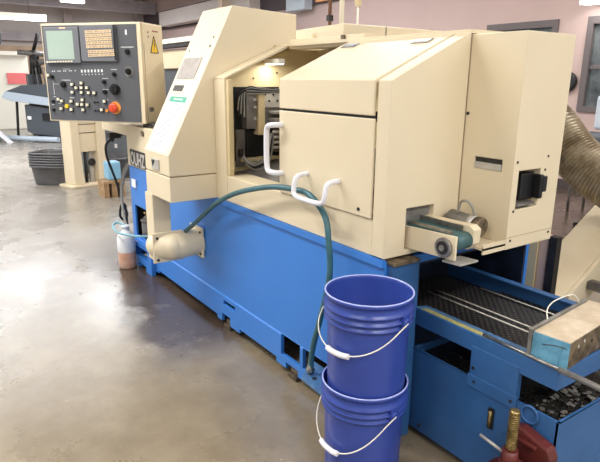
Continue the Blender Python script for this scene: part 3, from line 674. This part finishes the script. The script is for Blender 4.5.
# swarf in the tank: nobody could count it
ch = MB()
for k in range(900):
    x = random.uniform(-1.38, -.82); y_ = random.uniform(1.56, 2.17)
    if random.random() < .45: x = random.uniform(-1.0, -.82); y_ = random.uniform(1.56, 1.9)
    a = random.uniform(0, PI); l = random.uniform(.004, .013); M = Matrix.Translation((x, y_, .347+random.uniform(0, .012))) @ Matrix.Rotation(a, 4, 'Z') @ Matrix.Rotation(random.uniform(-.8, .8), 4, 'X')
    ch.box(-l/2, l/2, -l/3, l/3, -.001, .001, M)
tag(ch.build('metal_chips', [dark]), 'metal chips and swarf lying in the sludge of the blue tank', 'metal chips', kind='stuff')
ch = MB()
for k in range(34):
    x = random.uniform(-.92, -.82); y_ = random.uniform(1.58, 1.85); s_ = random.uniform(.006, .015)
    M = Matrix.Translation((x, y_, .357)) @ Matrix.Rotation(random.uniform(0, PI), 4, 'Z') @ Matrix.Rotation(random.uniform(-.4, .4), 4, 'X')
    ch.prism([(s_*math.cos(a)*random.uniform(.6, 1), s_*math.sin(a)*random.uniform(.6, 1)) for a in [2*PI*i/7 for i in range(7)]], -.001, .002, 'z', M)
tag(ch.build('pale_flakes', greysteel), 'pale oily flakes floating at the right end of the blue tank', 'debris', kind='stuff')
# rod on the lip
rod = empty('steel_rod', (-.85, 1.53, .548), 'grey steel rod with a thicker end lying along the tank lip', 'rod')
MB().cyl((-1.11, 1.547, .5535), (-.80, 1.53, .5565), .0055, n=12).build('rod_shaft', steel, rod)
MB().cyl((-.82, 1.531, .556), (-.52, 1.515, .560), .0095, n=14).build('rod_sleeve', greysteel, rod)
# bin across the tray
bn = empty('metal_bin', (-.88, 1.75, .545), 'tilted sheet metal box with a cyan front and tan lid on the tank tray', 'box')
BM = Matrix.Translation((-.812, 1.56, .549)) @ Matrix.Rotation(math.radians(6), 4, 'Z')
def bbox(nm, m, a, **k): return MB().box(*a, M=BM).build(nm, m, bn, **k)
bbox('bin_front', cyan_paint, (-.115, 0, -.004, .002, 0, .088), bevel=.001)
MB().prism([(-.075, .06), (-.02, .075), (-.03, .0), (-.062, .0), (-.055, .03)], -.0055, -.0045, 'y', BM).build('torn_label', cyan_paint, bn)
MB().tube([BM @ Vector(p) for p in ((-.082, -.006, .058), (-.04, -.006, .068), (-.008, -.006, .07))], .0012, n=6, smooth_path=False).build('torn_edge', dirty_metal, bn)
bbox('bin_lid', rust_metal, (-.115, 0, -.002, .40, .086, .090), bevel=.001)
bbox('bin_side', dirty_metal, (-.006, 0, .002, .40, 0, .086))
bbox('bin_side', dirty_metal, (-.115, -.109, .002, .40, 0, .086))
bbox('bin_bottom', dirty_metal, (-.109, -.006, .002, .40, 0, .006))
bbox('bin_flange', greysteel, (-.127, -.115, -.01, .38, .088, .098), bevel=.002)
bbox('bin_flange', greysteel, (-.127, -.116, -.012, -.002, 0, .098), bevel=.002)
for k, (y_, z_) in enumerate(((.06, .06), (.10, .066), (.16, .05))):
    MB().cyl(BM @ Vector((0, y_, z_)), BM @ Vector((.002, y_, z_)), .006, n=8).build('rivet', plate_al if k < 2 else black, bn)
MB().tube([BM @ Vector(p) for p in ((-.122, .10, .095), (-.145, .14, .115), (-.15, .20, .128), (-.135, .30, .13), (-.122, .33, .098))], .002, n=8).build('wire_handle', white_trim, bn)
# clamp
cl = empty('screw_clamp', (-.86, 1.46, 0), 'red iron screw clamp with brass threaded spindle at the foot of the tank', 'clamp')
CX, CY = -.885, 1.43
sp = MB().cyl((CX, CY, .20), (CX, CY, .41), .0115, n=16)
for k in range(17): sp.cyl((CX, CY, .285+k*.0072), (CX, CY, .2885+k*.0072), .0165, n=20)
sp.build('spindle', brass, cl)
MB().cyl((CX, CY, .41), (CX, CY, .418), .017, .014).build('spindle_cap', brass, cl)
MB().cyl((CX, CY, .225), (CX, CY, .280), .03, .024, n=20).ball((CX, CY, .225), .034, 1, 1, .8).build('clamp_nut', red_paint, cl)
MB().cyl((CX-.02, CY-.012, .265), (CX-.095, CY-.03, .29), .005, n=10).build('tommy_bar', plate_al, cl)
MB().prism([(-.93, .05), (-.93, .315), (-.90, .325), (-.80, .30), (-.785, .27), (-.785, .05)], 1.49, 1.535, 'y').build('clamp_body', red_paint, cl, bevel=.006)
MB().prism([(CX-.03, .19), (CX+.0, .25), (-.78, .235), (-.78, .20)], 1.42, 1.455, 'y').build('clamp_arm', red_paint, cl, bevel=.005)
MB().box(-.91, -.83, 1.475, 1.49, .285, .297).build('clamp_rib', red_paint, cl, bevel=.003)
MB().box(CX-.07, CX+.03, 1.38, 1.47, .15, .20).build('clamp_jaw', red_paint, cl, bevel=.01)
MB().box(-.94, -.77, 1.40, 1.535, 0, .052).box(-.90, -.82, 1.40, 1.488, .05, .15).build('clamp_foot', red_paint, cl, bevel=.01)

# ---------------------------------------------------------------- chip conveyor going up behind
cc = empty('chip_conveyor', (-1.48, 3.0, 0), 'cream inclined chip conveyor rising behind the tank towards the right edge', 'conveyor')
sl = .56
def cz(y_): return .40+(y_-2.52)*sl
y0, y1 = 2.50, 4.1
MB().prism([(y0, cz(y0)-.10), (y0, cz(y0)), (y1, cz(y1)), (y1, cz(y1)-.10)], -1.60, -1.375).build('conveyor_trough', cream, cc, bevel=.003)
MB().prism([(y0+.02, cz(y0)-.14), (y0+.02, cz(y0)+.012), (y1, cz(y1)+.022), (y1, cz(y1)-.14)], -1.372, -1.352).build('side_rail', cream, cc, bevel=.002)
MB().prism([(y0+.02, cz(y0)+.001), (y0+.02, cz(y0)+.006), (y1, cz(y1)+.006), (y1, cz(y1)+.001)], -1.604, -1.594).build('side_edge', dirty_metal, cc)
for y_ in (2.62, 2.95, 3.3): MB().box(-1.618, -1.604, y_, y_+.03, cz(y_)-.03, cz(y_)+.012).build('edge_clip', dark, cc)
MB().box(-1.60, -1.56, 3.5, 3.54, 0, cz(3.5)-.10).box(-1.42, -1.38, 3.5, 3.54, 0, cz(3.5)-.10).box(-1.58, -1.38, 2.52, 2.56, 0, .30).build('conveyor_leg', cream, cc)
MB().box(-1.345, -.7, 2.66, 2.70, .41, .455).box(-1.345, -.7, 2.54, 2.57, .33, .36).box(-.75, -.70, 2.53, 2.70, 0, .46).build('cross_beam', greysteel, cc, bevel=.003)
# supports under end cabinet
MB().box(-1.53, -1.48, 2.41, 2.45, .0, .70).build('support_post', cream_in, mc)
MB().box(-1.475, -1.435, 2.42, 2.45, .0, .70).build('support_post', mat('pinkish_post', rgb(214, 184, 168), .6), mc)
MB().box(-1.425, -1.385, 2.41, 2.45, .0, .70).build('support_post', dark, mc)

# flexible duct
fd = empty('flexible_duct', (-1.6, 3.1, 0), 'ribbed foil flexible duct curving down past the right edge', 'duct')
path = [(-2.20, 3.0, 1.34), (-1.98, 3.0, 1.26), (-1.83, 3.0, 1.15), (-1.70, 3.0, 1.02), (-1.54, 3.0, .91), (-1.36, 3.0, .84), (-1.15, 3.0, .80), (-.74, 3.0, .79)]
def rib(t): return .124+.004*math.sin(t*2*PI*72)
MB().tube(path, rib, n=36, sub=100).build('duct_hose', ductm, fd)
MB().cyl((-2.28, 3.0, 1.355), (-2.18, 3.0, 1.335), .122, n=36).build('duct_collar', greysteel, fd)
MB().box(-.75, -.4, 2.75, 3.25, .0, 1.0).build('duct_plenum', grey_cab, fd, bevel=.01)
bell = MB().cyl((-4.30, WY-.07, 1.39), (-4.30, WY-.001, 1.39), .13, n=36)
tag(bell.build('wall_bell', black, bevel=.02), 'black round bell on the pink wall just right of the end cabinet', 'bell')
# blue chair by the wall at the right edge
chr_ = empty('tall_chair', (-3.2, 6.2, 0), 'pale blue tall padded chair with dark seat by the wall at the right edge', 'chair')
MB().box(-3.42, -2.95, 6.36, 6.42, .88, 1.25).build('backrest', bluebox, chr_, bevel=.03)
MB().box(-3.44, -2.93, 5.95, 6.36, .68, .86).build('seat', grey_dk, chr_, bevel=.03)
for x in (-3.38, -3.0):
    for y_ in (6.0, 6.32): MB().cyl((x, y_, 0), (x, y_, .69), .015, n=10).build('leg', greysteel, chr_)
for x in (-3.3, -3.08): MB().box(x-.012, x+.012, 6.36, 6.375, .78, .95).build('back_support', greysteel, chr_)

# ---------------------------------------------------------------- tubs, pedestal, crate
def tub(z, lab, flip=False):
    m = MB()
    pts = []
    n = 40
    def ring(a, b, zz):
        out = []
        for i in range(n):
            t = 2*PI*i/n; c_, s_ = math.cos(t), math.sin(t); e = .55
            out.append((a*abs(c_)**e*(1 if c_ > 0 else -1), b*abs(s_)**e*(1 if s_ > 0 else -1), zz))
        return out
    prof = [(.0, .0), (.80, .0), (.84, .02), (.93, .232), (1.0, .236), (1.0, .258), (.955, .258), (.93, .235), (.82, .03), (0, .02)]
    v = []
    for k, zz in prof: v += ring(.315*k+.0001, .25*k+.0001, zz)
    f = [(k*n+i, k*n+(i+1) % n, (k+1)*n+(i+1) % n, (k+1)*n+i) for k in range(len(prof)-1) for i in range(n)]
    M = Matrix.Translation((-8.14, 1.635, z)) @ Matrix.Rotation(.9, 4, 'Z')
    m._add(v, f, M, True)
    return m
z = 0
order = ['bottom tub of the stack, on the floor', 'second tub from the bottom of the stack', 'third tub from the bottom of the stack', 'fourth tub from the bottom of the stack', 'fifth tub from the bottom, under the top one', 'topmost tub of the stack, open to view']
for k in range(6):
    o = tub(k*.034, '').build('storage_tub', tubm)
    if k == 0: base_me = o.data
    tag(o, 'grey plastic tub behind the pedestal, '+order[k], 'tub', 'grey tubs in the stack')
o = MB().lathe([(0, 0), (.24, 0), (.26, .02), (.28, .26), (.295, .265), (.295, .29), (.27, .29), (.24, .03), (0, .02)], (-8.3, 2.45, 0), n=40).build('storage_tub', tubm)
tag(o, 'grey round tub on the floor right of the cream pedestal', 'tub')

pd = empty('cream_pedestal', (-7.8, 1.9, 0), 'dirty cream steel pedestal on a floor plate under the control panel', 'pedestal')
PM = Matrix.Translation((-7.8, 1.935, 0)) @ Matrix.Rotation(math.radians(18), 4, 'Z') @ Matrix.Diagonal((1, .93, 1, 1))
MB().box(-.16, .16, -.34, .34, 0, .035, PM).build('base_plate', cream, pd, bevel=.008)
MB().prism([(-.27, .035), (-.12, .035), (-.155, 1.15), (-.27, 1.15)], -.12, .12, 'x', PM).build('column', cream, pd, bevel=.01)
MB().prism([(.12, .035), (.27, .035), (.27, 1.15), (.155, 1.15)], -.12, .12, 'x', PM).build('column', cream, pd, bevel=.01)
MB().box(-.06, .075, -.15, .15, .45, 1.15, PM).build('front_cover', cream, pd)
MB().box(.075, .08, -.15, .15, .69, .70, PM).box(.075, .08, -.15, .15, .80, .81, PM).build('cover_seam', dirty_metal, pd)
MB().cyl(PM @ Vector((.02, -.02, .035)), PM @ Vector((.02, -.02, .46)), .02).build('lift_screw', dark, pd)
MB().box(-.02, .02, .05, .11, .035, .46, PM).build('guide_bar', plate_al, pd)
MB().cyl(PM @ Vector((.03, .07, .3)), PM @ Vector((.05, .07, .3)), .05).build('valve_disc', dark, pd)
MB().box(-.16, .16, -.3, .3, 1.15, 1.19, PM).build('top_plate', cream, pd)

cr = empty('wooden_crate', (-6.9, 1.97, 0), 'small wooden crate on the floor to the right of the cream pedestal', 'crate')
for k in range(3): MB().box(-7.02, -6.76, 1.86+.095*k, 1.92+.095*k, 0, .17).build('slat', wood, cr)
MB().box(-7.02, -6.76, 1.86, 2.11, .171, .20).build('crate_top', wood, cr)
bx = MB().box(-6.98, -6.80, 1.93, 2.09, .201, .42); tag(bx.build('blue_carton', mat('pale_blue_film', rgb(136, 186, 216), .3), bevel=.02), 'pale blue carton on the small wooden crate beyond the machine end', 'box')

# grey cabinet behind the arm
gc = empty('slate_cabinet', (-9.05, 2.7, 0), 'slate grey floor cabinet between the cream pedestal and the machine end', 'cabinet')
MB().box(-9.4, -8.7, 2.15, 3.4, .04, .95).build('cabinet_body', grey_cab, gc, bevel=.01)
MB().box(-9.35, -8.75, 2.2, 3.35, 0, .04).build('plinth', dark, gc)
MB().box(-8.699, -8.69, 2.60, 2.64, .36, .42).build('cabinet_label', paper, gc)
MB().box(-8.699, -8.68, 2.70, 2.74, .54, .58).build('latch', black, gc)

# ---------------------------------------------------------------- far left machines
bf = empty('bar_feeder', (-13.6, 2.4, 0), 'dark grey long machine bed with pale rounded rim at the far left', 'machine')
D = Vector((.63, .76, 0)).normalized()   # run of the bed
BMX = Matrix.Translation((-14.05, 1.95, 0)) @ Matrix.Rotation(math.atan2(D.y, D.x), 4, 'Z')
MB().prism([(-.1, .95), (0, 1.08), (1.7, .86), (1.7, .70), (.1, .88)], -.05, .0, 'y', BMX).build('rim', bluegrey, bf, bevel=.01)
MB().prism([(-.05, 1.07), (.35, 1.21), (1.0, 1.24), (1.7, 1.2), (1.7, .84), (.05, 1.04)], .0, .75, 'y', BMX).build('bed_cover', grey_dk, bf, bevel=.01)
MB().prism([(.35, .22), (.35, .80), (1.2, .68), (1.2, .10), (.5, .16)], .05, .6, 'y', BMX).build('drive_box', grey_dk, bf, bevel=.01)
MB().box(.75, 1.05, .02, .05, .46, .62, BMX).build('box_handle', black, bf)
MB().box(.40, .48, .03, .05, .48, .55, BMX).build('box_label', paper, bf)
MB().cyl(BMX @ Vector((1.0, .1, .05)), BMX @ Vector((1.0, .16, .05)), .05).cyl(BMX @ Vector((.6, .5, .05)), BMX @ Vector((.6, .56, .05)), .05).box(.55, 1.05, .1, .56, .07, .16, BMX).build('caster', black, bf)
MB().prism([(.0, 0), (.03, 0), (.10, .95), (.07, .95)], .2, .26, 'y', BMX).build('leg', dark, bf)
MB().box(1.5, 1.6, .2, .5, 0, .85, BMX).build('leg', dark, bf)
tb_ = MB().cyl((-14.3, 1.75, .07), (-13.2, 2.75, .07), .06)
tag(tb_.build('floor_pipe', bluegrey), 'pale grey pipe lying on the floor under the dark machine bed', 'pipe')
tag(MB().box(-15.2, -14.3, 2.9, 3.6, .0, .1).build('steel_pallet', bluegrey, bevel=.01), 'pale blue flat pallet on the floor below the dark machine bed', 'pallet')
tag(MB().box(-15.1, -14.4, 3.0, 3.5, .101, .26).build('flat_carton', wood, bevel=.01), 'flat brown carton on the pale pallet at the far left', 'carton')
wr_ = empty('folded_ramp', (-11.8, 1.0, 0), 'white and green folded ramp leaning at the left picture edge', 'ramp')
RM = Matrix.Translation((-13.9, 1.56, 0)) @ Matrix.Rotation(math.radians(50), 4, 'Z')
MB().prism([(.32, 0), (.42, 0), (-.25, .62), (-.33, .62)], -.0, .08, 'y', RM).build('ramp_rail', handle_w, wr_)
MB().prism([(-.3, 0), (.0, 0), (-.3, .25)], .1, .3, 'y', RM).build('ramp_panel', green_floor, wr_)
cm = empty('white_machine', (-17.6, 2.2, 0), 'white machine enclosure with a coral panel at the far left', 'machine tool')
MB().box(-18.6, -17.2, .6, 3.0, .0, 1.95).build('enclosure', white_trim, cm, bevel=.03)
MB().box(-17.2, -17.1, .6, 3.0, 1.93, 2.03).build('top_edge', white_trim, cm)
MB().box(-17.2, -17.17, 2.45, 2.97, 1.2, 1.48).build('coral_panel', pinkred, cm)
ml = empty('milling_head', (-15.35, 2.8, 0), 'dark grey milling machine head and column left of the control panel', 'machine tool')
MB().box(-15.5, -15.2, 2.62, 2.9, 0, 1.45).build('column', grey_dk, ml, bevel=.02)
MT = Matrix.Translation((-15.35, 2.83, 0))
def mp(x, y, z): return MT @ Vector((x, y, z))
MB().cyl(mp(0, 0, 1.45), mp(0, 0, 2.0), .14, .10).build('head', dark, ml)
MB().cyl(mp(0, 0, 2.0), mp(.05, .12, 2.38), .04).build('draw_bar', dark, ml)
MB().cyl(mp(0, -.36, 1.95), mp(.1, .38, 1.9), .06).cyl(mp(.15, .05, 1.72), mp(.15, .34, 1.78), .07).build('motor', greysteel, ml)
for k in range(5): MB().tube([mp(.18, -.1+.07*k, 1.6), mp(.22, -.1+.08*k, 1.3), mp(.2, -.05+.07*k, 1.0)], .018, n=6).build('cable', greysteel if k % 2 else dark, ml)
fg = empty('hanging_fan', (-16.0, 1.75, 2.15), 'grey unit heater hanging near the left picture edge', 'heater')
MB().cyl((-16.6, 1.0, 2.3), (-16.0, 2.1, 2.3), .07).build('pipe', greysteel, fg)
MB().cyl((-16.0, 2.1, 2.3), (-15.95, 2.18, 2.3), .19).build('fan_ring', grey_dk, fg)
for s in (0, 1): MB().cyl((-16.4+.3*s, 1.4+.55*s, 2.35), (-16.4+.3*s, 1.4+.55*s, 4.0), .012, n=6).build('drop_rod', greysteel, fg)

# ---------------------------------------------------------------- things on the back wall
def onwall(name, x0, x1, z0, z1, m, lab, cat, d=.1, g=None, y=None):
    y = WY-.081 if y is None else y
    o = MB().box(x0, x1, y-d, y, z0, z1).build(name, m, bevel=.005); return tag(o, lab, cat, g)
onwall('wall_box', -10.62, -9.95, 2.76, 3.4, bluebox, 'pale blue box high on the wall behind the headstock cover', 'box', d=.2)
onwall('orange_sign', -9.8, -9.35, 2.88, 3.3, orange_m, 'orange notice on the dark band high on the pink wall', 'sign', d=.03)
onwall('wall_duct', -17.5, -12.0, 2.9, 3.3, wallgrey, 'grey ridged duct along the wall above the headstock cover', 'duct', d=.3)
pp = empty('rising_pipes', (-3.75, 2.95, 1.72), 'brown and white thin pipes rising behind the cream rear housing', 'pipes')
MB().cyl((-3.42, 2.62, 1.7255), (-3.42, 2.62, 3.98), .013, n=12).build('brown_pipe', mat('copper_brown', rgb(120, 84, 66), .5), pp)
MB().cyl((-3.36, 2.68, 1.7255), (-3.36, 2.68, 3.98), .018, n=12).build('white_pipe', white_trim, pp)
MB().cyl((-3.29, 2.77, 1.7255), (-3.29, 2.77, 1.90), .008, n=12).build('thin_pipe', white_trim, pp)
MB().cyl((-3.29, 2.77, 1.90), (-3.29, 2.77, 2.1), .024, n=12).build('pipe_head', cream, pp)
MB().box(-3.435, -3.405, 2.60, 2.64, 1.80, 1.84).build('pipe_clamp', dark, pp)
col = MB().box(-13.1, -12.9, 6.65, 6.98, 0, 4.0)
o = struct('trim_10', col, mat('column_cream', rgb(220, 200, 180), .7))

# ---------------------------------------------------------------- lamps
NL = [0]
def lamp(x, y, z, ln, power, along='y', lab='', w=.16, energy=None):
    e = empty('ceiling_light', (x, y, z), lab, 'light', 'fluorescent ceiling lights')
    h_ = ln/2
    a = (lambda u0_, u1_, v0, v1, z0, z1: MB().box(x+v0, x+v1, y+u0_, y+u1_, z0, z1)) if along == 'y' else (lambda u0_, u1_, v0, v1, z0, z1: MB().box(x+u0_, x+u1_, y+v0, y+v1, z0, z1))
    a(-h_, h_, -w/2, w/2, z+.03, z+.09).build('lamp_body', white_trim, e)
    for s in (-1, 1):
        if along == 'y': MB().cyl((x+s*w*.3, y-h_, z+.012), (x+s*w*.3, y+h_, z+.012), .017, n=10).build('lamp_tube', tube_emit, e)
        else: MB().cyl((x-h_, y+s*w*.3, z+.012), (x+h_, y+s*w*.3, z+.012), .017, n=10).build('lamp_tube', tube_emit, e)
        dx, dy = ((0, s*h_*.8) if along == 'y' else (s*h_*.8, 0))
        MB().cyl((x+dx, y+dy, z+.09), (x+dx, y+dy, 4.0), .004, n=6).build('suspension_wire', dark, e)
    if power:
        L = bpy.data.lights.new('lamp_light', 'AREA'); L.shape = 'RECTANGLE'; L.size = w*1.6 if along == 'y' else ln; L.size_y = ln if along == 'y' else w*1.6
        L.energy = power; L.color = (.93, .96, 1) if x < -7 else (1, .97, .93)
        lo = bpy.data.objects.new('lamp_light', L); C.objects.link(lo); lo.parent = e; lo.location = (0, 0, -.02)
    return e
lamp(-10.4, .95, 2.27, 2.4, 90, 'y', 'long fluorescent tube lamp at the upper left edge')
lamp(-10.0, 2.5, 2.545, .34, 30, 'y', 'short bright lamp above the control panel')
lamp(-3.5, 7.0, 2.30, 1.2, 8, 'x', 'white fluorescent lamp on the pink wall at the upper right corner')
LAMPS = [(-3.9, -.4, 'x', 135), (-6.6, -1.4, 'x', 120), (-10.3, 1.0, 'y', 60), (-10.9, 3.6, 'y', 55), (-8.8, -1.6, 'y', 120), (-14.4, -1.6, 'x', 130), (-16.0, 4.2, 'x', 170),
         (-.4, -1.8, 'x', 60), (-5.0, 4.4, 'x', 95), (-8.2, 5.0, 'x', 80), (-1.2, 4.4, 'x', 60), (1.9, .8, 'y', 125), (1.9, 3.6, 'y', 60)]
for x, y, al, pw in LAMPS:
    lamp(x, y, 3.55, 2.4, pw, al, 'fluorescent lamp in the rows high on the shop ceiling', .22)

wd = bpy.data.worlds.new('world'); bpy.context.scene.world = wd; wd.use_nodes = True
bg = wd.node_tree.nodes['Background']; bg.inputs[0].default_value = (.93, .96, 1, 1); bg.inputs[1].default_value = .8
vs = bpy.context.scene.view_settings
vs.view_transform = 'Standard'; vs.look = 'None'; vs.exposure = 0.0; vs.gamma = 1.0; vs.use_curve_mapping = False
